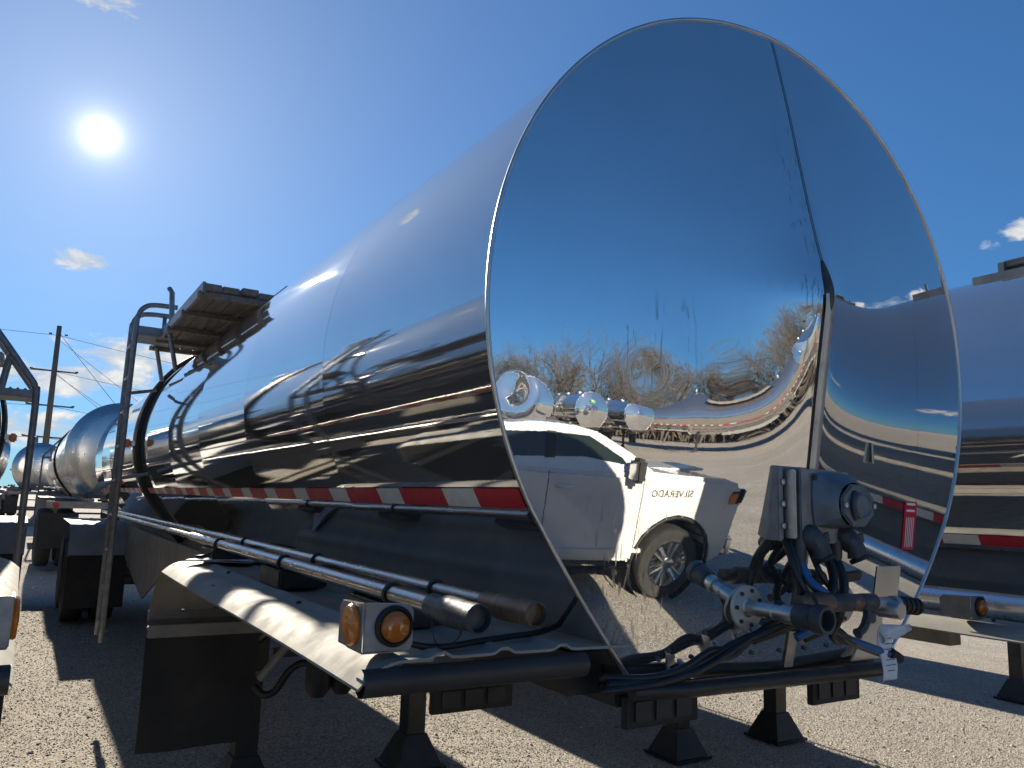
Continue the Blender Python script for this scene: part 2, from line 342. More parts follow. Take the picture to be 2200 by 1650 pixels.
# ------------------------------------------------------------------ polished head and jacket outline
ZA, SAG = 2.24, .11
def yh(x, z):
    a = sqrt(x*x+.045**2)-.045; d = abs(z-ZA); d = sqrt(d*d+.04**2)-.04
    y = -SAG*(1-(x*x+(z-TH)**2)/TR**2)-.073*math.exp(-d/(.27 if z > ZA else .34))*math.exp(-a/.14)
    for (dx, dz, r, h) in ((-.543, 1.977, .05, .0021), (-.88, 1.905, .035, .0014), (-.651, 1.44, .025, .0008), (-.40, 1.99, .05, -.0012)): y += h*math.exp(-((x-dx)**2+(z-dz)**2)/r**2)
    return y
ZB = TH-.935*TR
side = []                                        # (half width, z) from the bottom corner up to the crown
for i in range(14):
    s = i/14; side.append((TR*(.53+.327*s+.05*s*(1-s)), ZB+(.935-.515)*TR*s))
a0 = math.asin(-.515)
for i in range(121):
    a = a0+(pi/2-a0)*i/120; side.append((TR*cos(a)+1e-6, TH+TR*sin(a)))
outline = [(-w, z) for w, z in side]+[(w, z) for w, z in side[::-1][1:]]     # bottom left, over the top, bottom right
def jacket_panel(y0, y1, front=False, lift=0.0):
    n = 7; rows = []
    for i in range(n):
        t = i/(n-1); row = []
        edge = .0007*(math.exp(-t*12)+math.exp(-(1-t)*12)) - .0009*sin(pi*t)+lift
        for (x, z) in outline:
            ys = y0+(y1-y0)*t
            if front: ys = max(y0, yh(x, z))*(1-t)+y1*t
            k = 1+edge/TR
            row.append((x*k, ys, TH+(z-TH)*k))
        rows.append(row)
    mb = MB().sheet(rows)
    return mb
NP, PL = 10, 1.15
RING_Y, TANK_Y = 6.35, 11.5

def make_trailer():
    """the parts every tanker in the yard shares; tank axis on x = 0, front head at y = 0"""
    root = empty('tanker_trailer')
    for i in range(NP):
        jacket_panel(i*PL-.03 if i == 0 else i*PL, (i+1)*PL-.0015, i == 0, .0001*(i % 2)).build('jacket_panel', m_jack, root, smooth=0)
    ts = [(abs(t)**1.3)*(1 if t > 0 else -1) for t in np.linspace(-1, 1, 261)]
    rows = [[(w*s, yh(w*s, z)-.001, z) for s in ts] for w, z in side]
    MB().sheet(rows).build('front_head', m_head, root, smooth=0)
    # rear head, a shallow dish
    rows = []
    for k in range(9):
        q = 1-k/8; rows.append([(x*q, TANK_Y+.22*sqrt(max(0, 1-q*q)), TH+(z-TH)*q) for x, z in outline+[outline[0]]])
    MB().sheet(rows).build('rear_head', m_brush, root, smooth=0)
    MB().tube([(x*1.001, yh(x, z)-.001, TH+(z-TH)*1.001) for x, z in outline], .0055, 6).build('head_trim', m_steel, root, smooth=0)
    MB().box((0, TANK_Y/2, ZB+.012), (2*.53*TR, TANK_Y-.1, .02)).build('belly_plate', m_frame, root)
    # reflective tape down both sides, one object per strip
    seg = [(0.012, .221, 'r')]; y = .221
    while y < 10.9:
        seg += [(y, y+.173, 'w'), (y+.173, y+.457, 'r')]; y += .457
    for sgn in (-1, 1):
        for (ya, yb, k) in seg:
            rows = []
            for yy in (ya, yb):
                row = []
                for q in range(5):
                    a = rad(-27.6-3.1*q/4); r = TR+.0042; row.append((sgn*r*cos(a), yy, TH+r*sin(a)))
                rows.append(row)
            MB().sheet(rows).build('tape_strip', m_red if k == 'r' else m_wht, root, smooth=0)
    # hose-guard ring round the tank with marker lamps
    rows = []
    for (dy, dr) in ((-.095, .003), (-.09, .032), (-.05, .046), (.05, .046), (.09, .032), (.095, .003)):
        rows.append([(x*(1+dr/TR), RING_Y+dy, TH+(z-TH)*(1+dr/TR)) for x, z in outline])
    ring = MB().sheet(rows).build('ring_band', m_rubber, root, smooth=30)
    for sgn in (-1, 1):
        MB().box((sgn*1.0, RING_Y, 2.08), (.03, .16, .05)).build('lamp_clip', m_steel, root, bevel=.004)
        MB().box((sgn*1.045, RING_Y-.0, 2.08), (.06, .075, .075)).build('marker_lamp', m_amber, root, bevel=.012)
    # front fenders with pressed ribs, rolled front lip, turned-down rear and flap
    for sgn in (-1, 1):
        xs = np.linspace(0, 1, 45); rows = []
        ys = [0, .02, .05]+list(np.linspace(.15, 2.55, 14))+[2.64, 2.72, 2.78, 2.82, 2.84]
        for yy in ys:
            row = []
            for q in xs:
                x = -.46-.74*q; z = 1.336
                for rx in (-.72, -.872, -1.022): z += .013*math.exp(-((x-rx)/.016)**2)
                if x < -1.11: z -= 5.6*(abs(x+1.11))**2
                if yy > 2.55: z -= ((yy-2.55)/.29)**2*.26
                z += .004*sin(yy*2.1+x*5)
                row.append((-sgn*x, yy, z))
            rows.append(row)
        MB().sheet(rows, (0, 0, -.006)).build('fender', m_alu, root, smooth=40)
        # rolled lip: an open roll along the front edge
        rows = [[(sgn*xx, .004+.027*cos(a), 1.300+.027*sin(a)) for a in np.linspace(pi*.5, pi*1.9, 16)] for xx in np.linspace(.66, 1.195, 12)]
        MB().sheet(rows).build('fender_lip', m_lip, root, smooth=0)
        MB().sheet([[(sgn*xx, yy, z) for xx in np.linspace(.56, 1.2, 8)] for yy, z in ((2.84, 1.075), (2.85, 1.03), (2.80, 1.0), (2.76, .99))], (0, .005, 0)).build('fender_apron', m_frame, root, smooth=40)
        MB().box((sgn*.93, 2.765, .985), (.55, .03, .06)).build('flap_hanger', m_frame, root, bevel=.004)
        rows = [[(sgn*(.665+.54*i/8), 2.78+.012*sin(i*.9+j*.7), 1.0-.58*j/8) for i in range(9)] for j in range(9)]
        MB().sheet(rows, (0, .009, 0)).build('mud_flap', m_flap, root, smooth=40)
        MB().box((sgn*.58, 1.4, 1.255), (.10, 2.6, .10)).build('fender_support', m_black, root)
        for yb in (.55, 1.6, 2.5): MB().box((sgn*.86, yb, 1.293), (.6, .05, .06)).build('fender_bracket', m_black, root)
        for (bx, by) in ((1.05, .9), (1.04, 1.9)):
            MB().lathe([(.008, -.004), (.008, .004), (.005, .006), (.0, .006)], (sgn*bx, by, 1.339), (0, 0, 1), 6).build('bolt', m_black, root)
        # hose tubes on saddle blocks
        for (tx, zz, ye, cr) in ((1.0, 1.428, -.06, .024), (.885, 1.436, -.09, .021)):
            p = MB().tube([(sgn*tx, ye+.16, zz), (sgn*tx, 3.0, zz)], cr*.9, 14).build('hose_tube', m_pipe, root, smooth=40)
            MB().tube([(sgn*tx, 3.0, zz), (sgn*(tx-.05), 9.2, zz-.02)], .016, 10).build('hose_tube', m_pipe, root, smooth=40)
            MB().lathe([(cr*.95, .16), (cr*1.12, .16), (cr*1.12, .10), (cr*1.3, .095), (cr*1.36, .07), (cr*1.3, .02), (cr*1.22, .0), (cr*1.22, -.045), (cr*1.05, -.05), (cr*1.0, -.03), (.0, -.03)], (sgn*tx, ye, zz), (0, 1, 0), 18).build('tube_cap', m_cast if tx > .95 else m_brass, root, smooth=35)
            for yc in (.32, 1.25, 2.3):
                MB().tube([(sgn*tx+cr*1.05*cos(a), yc, zz+cr*1.05*sin(a)) for a in np.linspace(0, 2*pi, 17)], .0045, 6).build('tube_clip', m_black, root, smooth=0)
        for yc in (.45, 1.35, 2.45): MB().box((sgn*.94, yc, 1.375), (.17, .26, .06)).build('saddle_block', m_black, root, bevel=.006)
        # lamp bracket at the front outer corner
        br = MB().prism([(-.055, 0), (.045, 0), (.052, .012), (.052, .078), (.04, .092), (-.055, .096)], (sgn*1.128, .03, 1.352), (sgn*-1, 0, 0), (0, 0, 1), (0, .004, 0))
        br.prism([(0, 0), (.13, -.0), (.13, .075), (.115, .09), (0, .096)], (sgn*1.183, .034, 1.352), (0, 1, 0), (0, 0, 1), (sgn*.004, 0, 0))
        br.box((sgn*1.14, .075, 1.351), (.09, .09, .004))
        br = br.build('lamp_bracket', m_galv, root, bevel=.0015)
        MB().lathe([(.041, .0), (.041, .006), (.034, .010), (.031, .006), (.0, .006)], (sgn*1.12, .030, 1.401), (0, -1, 0), 28).build('rubber_grommet', m_rubber, br, smooth=35)
        MB().lathe([(.031, .004), (.031, .013), (.028, .019), (.02, .023), (.01, .0245), (.0, .025)], (sgn*1.12, .030, 1.401), (0, -1, 0), 28).build('amber_lamp', m_amberd, br, smooth=40)
        MB().lathe([(.040, .0), (.042, .005), (.038, .010), (.02, .011), (.0, .012)], (sgn*1.187, .082, 1.400), (sgn, 0, 0), 26).build('amber_reflector', m_amber, br, smooth=40)
        # landing leg
        MB().box((sgn*.47, 3.28, .62), (.125, .125, 1.0)).build('landing_leg', m_black, root, bevel=.004)
        MB().box((sgn*.47, 3.28, .95), (.16, .16, .62)).build('leg_housing', m_black, root, bevel=.004)
        MB().tube([(sgn*.47-.085, 3.20, .66), (sgn*.47+.085, 3.20, .66)], .016, 8).build('leg_pin', m_galv, root)
        ft = MB().box((sgn*.47, 3.28, .02), (.34, .34, .02)); ft.box((sgn*.47, 3.28, .12), (.30, .30, .18), taper=.48); ft.build('leg_foot', m_black, root)
        MB().tube([(sgn*.47, 3.28, .8), (sgn*.43, 2.2, 1.22)], .022, 8).build('leg_brace', m_black, root)
        # rear fender, wheels
        arc = [(9.45, .86)]+[(9.52+.10*(1-cos(a)), 1.14+.10*sin(a)) for a in np.linspace(0, pi/2, 5)]+[(11.9, 1.24)]
        rows = [[(sgn*(.60+.66*i/16), yy, z+.006*(1 if i % 5 == 2 else 0)) for i in range(17)] for yy, z in arc]
        MB().sheet(rows, (0, .006, -.006)).build('rear_fender', m_white, root, smooth=30)
        MB().box((sgn*.93, 9.44, .56), (.64, .012, .62)).build('rear_flap', m_flap, root, bevel=.004)
        for ya in (10.25, 11.45):
            for xo in (.78, 1.12):
                w = MB().lathe([(.28, -.10), (.40, -.13), (.48, -.12), (.505, -.08), (.505, .08), (.48, .12), (.40, .13), (.28, .10)], (sgn*xo, ya, .505), (1, 0, 0), 30).build('wheel', m_tyre, root, smooth=40)
                MB().lathe([(.285, -.10), (.27, .02), (.18, .05), (.12, .06), (.1, .10), (.0, .10)], (sgn*xo, ya, .505), (sgn, 0, 0), 20).build('wheel_rim', m_brush, w, smooth=40)
        MB().prism([(4.6, 1.23), (9.9, 1.23), (9.9, .92), (7.6, .56), (6.2, .98), (4.6, 1.06)], (sgn*.62, 0, 0), (0, 1, 0), (0, 0, 1), (sgn*.02, 0, 0)).build('subframe_plate', m_frame, root)
        MB().box((sgn*.45, 7.2, 1.18), (.10, 9.6, .12)).build('frame_rail', m_frame, root)
        MB().box((sgn*.92, 12.0, .66), (.6, .012, .62)).build('rear_flap', m_flap, root)
        MB().lathe([(.05, 0), (.05, .02), (.0, .025)], (sgn*1.0, 12.12, 1.12), (0, 1, 0), 14).build('tail_lamp', m_redl, root, smooth=30)
    MB().box((0, 12.06, 1.12), (2.3, .1, .12)).build('rear_bumper', m_frame, root, bevel=.01)
    MB().tube(smooth_path([(-.52, 3.28, .92), (-.72, 3.28, .92), (-.74, 3.27, .80), (-.86, 3.26, .79)], 4), .012, 6).build('leg_crank', m_black, root)
    MB().box((0, 3.28, .75), (.9, .05, .05)).build('leg_crossbar', m_black, root)
    for ya in (10.25, 11.45): MB().tube([(-1.1, ya, .505), (1.1, ya, .505)], .07, 10).build('axle', m_frame, root, smooth=40)
    # coupler plate and front sill
    MB().prism([(-.54, .03), (.46, .03), (.47, .1), (.47, 1.6), (-.47, 1.6), (-.50, .6), (-.54, .3)], (0, 0, 1.185), (1, 0, 0), (0, 1, 0), (0, 0, .05)).build('coupler_plate', m_black, root, bevel=.006)
    MB().tube([(-.545, -.03, 1.235), (-.40, -.052, 1.232), (.37, -.052, 1.222), (.47, -.02, 1.222)], .02, 10).build('front_sill', m_black, root, smooth=40)
    for (px, py, pw, pz) in ((-.42, .01, .23, 1.178), (.235, .01, .21, 1.168), (-.60, .62, .27, 1.09)):
        ph = MB().box((px, py, pz), (pw, .02, .072)).build('placard_holder', m_flap, root, bevel=.002)
        for k in range(3): MB().box((px-pw*.28+pw*.28*k, py-.0125, pz+.002), (pw*.22, .005, .045)).build('flip_plate', m_black, ph)
    # catwalk of loose planks beside the crown
    for k in range(5):
        x = -.90+.115*k
        MB().box((x, 4.86+.03*(k % 2), 2.955+.004*(k % 3)), (.105, 2.42, .042)).build('plank', m_wood, root, bevel=.004)
    MB().box((-.37, 4.9, 3.03), (.10, 2.3, .09)).build('plank', m_wood, root, bevel=.004)
    for yj in (3.72, 4.35, 5.0, 5.6, 6.02): MB().box((-.70, yj, 2.915), (.56, .05, .035)).build('walkway_joist', m_wood, root)
    MB().box((-.955, 4.86, 2.95), (.02, 2.4, .07)).build('walkway_edge', m_galv, root)
    for yj in (5.2, 5.95): MB().tube([(-.93, yj, 2.91), (-.86, yj, 2.62)], .018, 8).build('walkway_strut', m_galv, root)
    MB().tube([(-.95, 5.0, 2.95), (-.97, 5.0, 3.2), (-.985, 5.05, 3.24)], .02, 8).build('walkway_post', m_galv, root, smooth=40)
    for yj in (2.6, 5.5, 8.2):
        MB().lathe([(.30, -.02), (.30, .10), (.27, .12), (.24, .14), (.0, .15)], (0, yj, TH+TR), (0, 0, 1), 24).build('manway', m_brush, root, smooth=30)
    return root

def upright_ladder(root):
    for yy in (5.45, 5.85):
        p = smooth_path([(-1.16, yy, .50), (-1.16, yy, 1.6), (-1.155, yy, 2.9), (-1.145, yy, 3.08), (-1.10, yy, 3.155), (-1.02, yy, 3.18), (-.86, yy, 3.185)], 5)
        MB().tube(p, .021, 10).build('ladder_rail', m_galv, root, smooth=0)
        MB().tube([(-.90, yy, 3.18), (-.90, yy, 2.93)], .017, 8).build('rail_post', m_galv, root, smooth=0)
    for k in range(9): MB().tube([(-1.16, 5.45, .62+.28*k), (-1.16, 5.85, .62+.28*k)], .013, 8).build('rung', m_galv, root, smooth=0)
    MB().box((-1.0, 5.65, 2.955), (.30, .42, .075)).build('ladder_step', m_galv, root, bevel=.006)
    for z in (1.75, 2.45): MB().tube([(-1.16, 5.65, z), (-.93, 5.65, z+.05)], .014, 8).build('ladder_stay', m_galv, root)
def sloped_ladder(root, sx):
    for yy in (3.75, 4.1):
        p = smooth_path([(sx*1.19, yy, .45), (sx*1.185, yy, 1.3), (sx*1.18, yy, 2.16), (sx*1.165, yy, 2.26), (sx*1.12, yy, 2.33), (sx*.90, yy, 2.62), (sx*.62, yy, 2.95)], 5)
        MB().tube(p, .020, 10).build('ladder_rail', m_galv, root, smooth=0)
    for z, x0, x1 in ((2.215, .985, 1.175), (2.42, .80, .99), (2.62, .66, .82)):
        tr = MB().box((sx*(x0+x1)/2, 3.92, z), (x1-x0, .33, .045))
        for q in range(5): tr.tube([(sx*(x0+(x1-x0)*(q+.5)/5), 3.76, z+.022), (sx*(x0+(x1-x0)*(q+.5)/5), 4.08, z+.022)], .012, 6)
        tr.build('ladder_step', m_galv, root, bevel=.004)
    for z, x in ((2.2, .985), (2.42, .80)):
        for yy in (3.76, 4.08): MB().tube([(sx*x, yy, z), (sx*(x+.03), yy, z+.24)], .013, 8).build('step_bar', m_galv, root)
    for k in range(6): MB().tube([(sx*1.19, 3.75, .55+.28*k), (sx*1.19, 4.1, .55+.28*k)], .013, 8).build('rung', m_galv, root, smooth=0)

std = make_trailer()
def relabel(r, label, loc, rz=0, group='tanker trailers parked in the yard'):
    tag(r, label, 'trailer', group); r.location = loc; r.rotation_euler = (0, 0, rz); return r
others = [copy_tree(std) for _ in range(12)]
main_right = [o for o in std.children if o.name.split('.')[0] in ('fender','fender_lip','fender_apron','flap_hanger','mud_flap','fender_support','fender_bracket','hose_tube','tube_cap','tube_clip','saddle_block','lamp_bracket') and np.mean([v.co.x for v in o.data.vertices]) > .3]
main_right += [o for o in std.children if o.name.startswith('bolt') and np.mean([v.co.x for v in o.data.vertices]) > .5]
for o in main_right:
    for q in list(o.children): bpy.data.objects.remove(q)
    bpy.data.objects.remove(o)
main = relabel(std, 'big polished tanker trailer in front whose mirror head reflects a white pickup', (0, 0, 0))
upright_ladder(main)
for o in main.children:
    if o.name.split('.')[0] in ('landing_leg', 'leg_housing', 'leg_foot', 'leg_brace', 'leg_pin', 'leg_crank') and np.mean([v.co.x for v in o.data.vertices]) < 0: o.location.x = -.10

left = relabel(others[0], 'tanker trailer at the left picture edge with orange corner reflector and bare ladder', (-2.965, .28, 0)); sloped_ladder(left, 1)
right = relabel(others[1], 'polished tanker trailer just right of the mirror head, red and white tape on its flank', (2.80, -1.55, -.10))
far_right = relabel(others[2], 'tanker trailer hidden behind the right hand tanker, one black landing leg showing', (7.33, -.5, -.10))
late = []
for o in right.children:
    nm = o.name.split('.')[0]; mx = np.mean([v.co.x for v in o.data.vertices]) if o.type == 'MESH' else 0
    if nm in ('landing_leg', 'leg_housing', 'leg_foot', 'leg_brace', 'leg_crossbar', 'leg_pin', 'leg_crank'): o.location = (.1 if mx < 0 else .2, 1.22, 0)
    if nm == 'lamp_bracket' and mx < 0: o.location = (-.0, 1.88, -.005); rb = o
    if nm in ('hose_tube', 'tube_cap', 'tube_clip', 'saddle_block', 'fender_support', 'fender_bracket') and mx < 0: late.append(o)
    if nm == 'manway' and np.mean([v.co.y for v in o.data.vertices]) < 4: dead = [o]
for o in right.children:
    if o.name.split('.')[0] in ('mud_flap', 'flap_hanger', 'fender_apron'): dead.append(o)
dead += late
dead += [o for o in far_right.children if o.name.split('.')[0] in ('fender', 'fender_lip', 'fender_apron', 'flap_hanger', 'mud_flap', 'fender_support', 'fender_bracket', 'hose_tube', 'tube_cap', 'tube_clip', 'saddle_block')]
MB().tube([(-.95, .1, 1.392), (-.95, .12, 1.392), (-.95, 7.5, 1.392)], [.05, .056, .056], 20).build('hose_carrier', m_rail, right, smooth=40)
for yy in (.6, 2.6, 4.6): MB().box((-.95, yy, 1.345), (.14, .05, .03)).build('carrier_saddle', m_frame, right)
MB().prism([(0, 0), (.34, 0), (.30, -.05), (.22, -.045), (.16, -.085), (.06, -.07), (0, -.02)], (-1.16, 1.72, 1.285), (.3, -1, 0), (0, 0, 1), (.02, .004, 0)).build('torn_fender_skirt', m_frame, right)
dead += [o for o in rb.children if o.name.startswith('amber_reflector')]
for o in dead: bpy.data.objects.remove(o)
far_left = relabel(others[3], 'tanker trailer standing beyond the left edge, seen only in reflections', (-5.95, .4, 0)); sloped_ladder(far_left, 1)
back = relabel(others[4], 'brushed steel tanker seen from behind beyond the big mirror tanker', (-.28, 26.8, .26), pi); sloped_ladder(back, 1)
back2 = relabel(others[5], 'distant blue grey tanker behind the utility pole, leftmost of the far row', (-1.35, 46, .35), pi)
logo = relabel(others[7], 'tanker across the lot with lettered logo and green leaf on its head', (5.9, -20.5, 0), pi); sloped_ladder(logo, 1)
opp1 = relabel(others[8], 'tanker across the lot left of the logo tanker in the mirror head', (1.9, -16.5, 0), pi); sloped_ladder(opp1, 1)
opp2 = relabel(others[9], 'tanker across the lot right of the logo tanker, ladder on its flank', (9.4, -22.0, 0), pi); sloped_ladder(opp2, 1)
opp3 = relabel(others[10], 'long tanker lying sideways across the lot on the right of the mirrored pickup', (13.0, -27.5, 0), rad(-56))
opp4 = relabel(others[11], 'tanker in the opposite row farthest right in the mirror head', (25.0, -21.0, 0), rad(-56))
back4 = relabel(others[6], 'brushed tanker seen from behind between the left edge and the utility pole', (-3.5, 31.5, .25), pi)
def remat(root, table):
    for ch in root.children_recursive:
        if ch.type == 'MESH' and ch.data.materials and ch.data.materials[0] in table:
            ch.material_slots[0].link = 'OBJECT'; ch.material_slots[0].material = table[ch.data.materials[0]]
for r in (back, back2, back4): remat(r, {m_jack: m_brush, m_head: m_brush})

for (x, z) in ((-.60, .90), (-.49, .905)):
    MB().lathe([(.0, -.11), (.03, -.105), (.052, -.075), (.056, .0), (.05, .09), (.035, .13), (.03, .3)], (x, 2.0, z), (0, 0, 1), 16).build('drain_cup', m_rubber, main, smooth=40)
MB().tube(smooth_path([(-.73, 2.55, .74), (-.69, 2.52, .70), (-.64, 2.5, .72), (-.59, 2.45, .82), (-.53, 2.4, .86), (-.45, 2.3, .84)]), .018, 8).build('slack_hose', m_hose, main, smooth=0)
MB().tube([(-.72, 2.5, .78), (-.60, 2.4, .98), (-.55, 2.35, 1.15)], .02, 8).build('frame_stay', m_frame, main)
# ------------------------------------------------------------------ front plumbing of the big tanker
SX = MB().sheet([[(x, yh(0, z)-(.006 if abs(x) > .013 else .010), z) for x in (-.018, -.0131, -.0129, .0129, .0131, .018)] for z in np.linspace(1.25, 2.24, 60)])
SX.build('seam_strip', m_strip, main, smooth=0)
MB().sheet([[(x, yh(0, z)-.0035, z) for x in (-.0022, .0022)] for z in np.linspace(2.25, 3.07, 40)]).build('seam_weld', m_cast, main)
MB().tube([(0, yh(0, z)-.002, z) for z in np.linspace(2.18, 2.34, 8)], [.004, .010, .013, .014, .013, .011, .008, .003], 8).build('seam_scar', m_cast, main, smooth=0)
for k in range(9):
    z = 1.30; x = -.44+.10*k
    MB().lathe([(.006, 0), (.006, .004), (.0, .005)], (x, yh(x, z)-.001, z-.005), (0, -1, 0), 8).build('rivet', m_cast, main)
for sx in (-1, 1):
    cx, cz = sx*.188, 1.414; cy = yh(cx, cz)
    fl = MB().lathe([(.055, .0), (.056, .006), (.054, .010), (.022, .010), (.022, .012)], (cx, cy-.004, cz), (0, -1, 0), 32).build('flange_plate', m_flange, main, smooth=30)
    for k in range(7):
        a = 2*pi*k/7+.4
        MB().lathe([(.0055, 0), (.0055, .005), (.0, .006)], (cx+.043*cos(a), cy-.014, cz+.043*sin(a)), (0, -1, 0), 6).build('bolt', m_cast, fl)
    MB().lathe([(.024, .008), (.024, .016), (.018, .018), (.018, .09), (.0195, .092), (.0195, .098), (.018, .10), (.018, .125), (.023, .127), (.023, .185), (.02, .19), (.0, .19)], (cx, cy, cz), (0, -1, 0), 22).build('outlet_pipe', m_steel, main, smooth=35)
MB().lathe([(.018, 0), (.027, .004), (.031, .03), (.030, .055), (.034, .06), (.034, .082), (.031, .088), (.024, .088), (.022, .06), (.0, .055)], (-.188, -.205, 1.414), (0, -1, 0), 26).build('hose_coupling', m_cast, main, smooth=35)
for (x0, x1, r, m) in ((-.165, -.12, .019, m_brass), (-.12, -.045, .026, m_brass), (-.045, .035, .023, m_cast), (.035, .075, .021, m_brass), (.075, .135, .022, m_cast)):
    MB().tube([(x0, -.192, 1.440-.02*(x0+.17)), (x0+.004, -.192, 1.440-.02*(x0+.17)), (x1-.004, -.192, 1.44-.02*(x1+.17)), (x1, -.192, 1.44-.02*(x1+.17))], [r*.9, r, r, r*.9], 14).build('pipe_coupling', m, main, smooth=40)
MB().tube([(.135, -.192, 1.432), (.25, -.190, 1.422)], .015, 14).build('cross_pipe', m_steel, main, smooth=40)
MB().tube([(.215, -.190, 1.425), (.235, -.19, 1.424)], .022, 14).build('pipe_coupling', m_steel, main, smooth=40)
gp = MB()
for k in range(9): gp.tube([(.235+.0105*k, -.189, 1.423-.001*k), (.2445+.0105*k, -.189, 1.422-.001*k)], .0215 if k % 2 else .0235, 14)
gp.build('ribbed_grip', m_rubber, main, smooth=30)
MB().tube(smooth_path([(.11, -.19, 1.425), (.10, -.195, 1.395), (.075, -.2, 1.37), (.05, -.2, 1.36)]), [.011]*18+[.013], 8).build('drain_cock', m_cast, main, smooth=40)
MB().box((.12, -.19, 1.395), (.03, .02, .03)).build('cock_handle', m_cast, main, bevel=.004)
# socket box
bx = MB().box((-.128, -.095, 1.680), (.022, .045, .19)); bx.box((.008, -.115, 1.675), (.20, .07, .19))
bx = bx.build('socket_box', m_galv, main, bevel=.003)
MB().box((-.108, -.130, 1.679), (.010, .035, .175)).build('box_edge', m_steel, bx, bevel=.003)
for k in range(3): MB().lathe([(.0075, 0), (.0075, .006), (.0, .007)], (-.1235, -.1175, 1.622+.056*k), (0, -1, 0), 8).build('bolt', m_steel, bx)
rows = []
for (yy, s_, n) in ((-.149, .080, 0), (-.155, .082, 0), (-.170, .078, .15), (-.193, .069, .5), (-.208, .064, .9)):
    row = []
    for k in range(33):
        a = 2*pi*k/32; sq = 1/max(abs(cos(a)), abs(sin(a))); e = 1+(sq-1)*.72*(1-n)
        row.append((.032+s_*e*cos(a)*1.02+.016*n, yy, 1.692+s_*e*sin(a)*.90-.012*n))
    rows.append(row)
hs = MB().sheet(rows).build('socket_housing', m_housing, main, smooth=35)
hexp = [(.069*cos(a), .058*sin(a)) for a in np.linspace(rad(22.5), rad(382.5), 9)[:-1]]
MB().prism(hexp, (.049, -.207, 1.680), (1, 0, 0), (0, 0, 1), (0, -.012, 0)).build('socket_lid', m_housing, hs, bevel=.004)
MB().lathe([(.034, 0), (.034, .006), (.030, .009), (.026, .005), (.0, .005)], (.058, -.219, 1.680), (0, -1, 0), 26).build('lid_boss', m_housing, hs, smooth=35)
MB().tube(smooth_path([(.030, -.220, 1.645), (.016, -.226, 1.680), (.030, -.220, 1.715)]), .007, 8).build('lid_spring', m_cast, hs, smooth=0)
for sx in (-1, 1): MB().lathe([(.007, 0), (.007, .006), (.0, .007)], (.049+sx*.058, -.219, 1.680), (0, -1, 0), 8).build('bolt', m_steel, hs)
for (hx, hz) in ((-.042, 1.748), (.105, 1.748)): MB().lathe([(.008, 0), (.008, .008), (.0, .009)], (hx, -.155, hz), (0, -1, 0), 8).build('bolt', m_cast, hs)
# two gladhand couplings below the box
for (gx, gy) in ((-.058, -.128), (.082, -.130)):
    gh = MB().box((gx, gy, 1.602), (.060, .026, .075))
    gh.tube(smooth_path([(gx-.006, gy-.004, 1.612), (gx+.002, gy-.026, 1.592), (gx+.012, gy-.042, 1.570), (gx+.016, gy-.046, 1.546)], 5), [.022, .025, .028, .030, .030, .029, .028, .027, .026, .025, .024, .024, .024, .025, .026, .026], 14)
    gh.tube([(gx-.022, gy-.008, 1.59), (gx-.024, gy-.010, 1.548), (gx-.024, gy-.010, 1.53)], [.017, .015, .011], 10)
    gh.lathe([(.026, -.014), (.028, -.006), (.028, .006), (.026, .014)], (gx+.004, gy-.03, 1.586), (.9, -.3, .2), 14)
    gh = gh.build('gladhand', m_cast, main, smooth=40)
    MB().lathe([(.024, 0), (.027, .005), (.025, .012), (.017, .012), (.014, .005), (.0, .005)], (gx+.016, gy-.047, 1.548), (.25, -.35, -.9), 20).build('gladhand_seal', m_rubber, gh, smooth=35)
    MB().prism([(0, 0), (.026, .010), (.032, -.012), (.016, -.028)], (gx+.026, gy-.03, 1.60), (1, 0, 0), (0, 0, 1), (0, -.008, 0)).build('gladhand_ear', m_cast, gh)
# hoses
def hose(pts, r, m, name='air_hose'): MB().tube(smooth_path(pts, 7), r, 10).build(name, m, main, smooth=0)
hose([(-.075, -.11, 1.60), (-.092, -.13, 1.53), (-.06, -.16, 1.47), (-.01, -.175, 1.435)], .0085, m_hose)
hose([(-.09, -.11, 1.60), (-.098, -.14, 1.52), (-.10, -.14, 1.44), (-.16, -.10, 1.375), (-.24, -.075, 1.33), (-.33, -.06, 1.30)], .009, m_hose)
hose([(-.10, -.10, 1.60), (-.105, -.14, 1.51), (-.085, -.16, 1.43), (-.12, -.12, 1.37), (-.2, -.08, 1.335)], .009, m_hose)
hose([(-.082, -.138, 1.535), (-.078, -.16, 1.49), (-.06, -.185, 1.465), (-.035, -.185, 1.45)], .0105, m_hoseb)
hose([(-.015, -.11, 1.60), (.01, -.15, 1.54), (-.01, -.18, 1.48), (-.045, -.185, 1.44)], .012, m_hose)
hose([(.058, -.14, 1.535), (.052, -.165, 1.48), (.03, -.165, 1.40), (.045, -.13, 1.35), (.09, -.12, 1.325)], .012, m_hose)
hose([(-.03, -.11, 1.60), (-.03, -.16, 1.50), (.02, -.17, 1.45), (.06, -.15, 1.42)], .008, m_hose)
hose([(-.06, -.10, 1.34), (.02, -.135, 1.372), (.10, -.13, 1.335), (.20, -.13, 1.305), (.325, -.125, 1.272)], .012, m_hoseb, 'cable')
hose([(-.03, -.10, 1.335), (.04, -.138, 1.36), (.12, -.13, 1.325), (.22, -.125, 1.295), (.33, -.12, 1.266)], .011, m_hose, 'cable')
MB().tube([(.29, -.13, 1.285), (.335, -.13, 1.266)], [.016, .014], 10).build('cable_end', m_rubber, main, smooth=40)
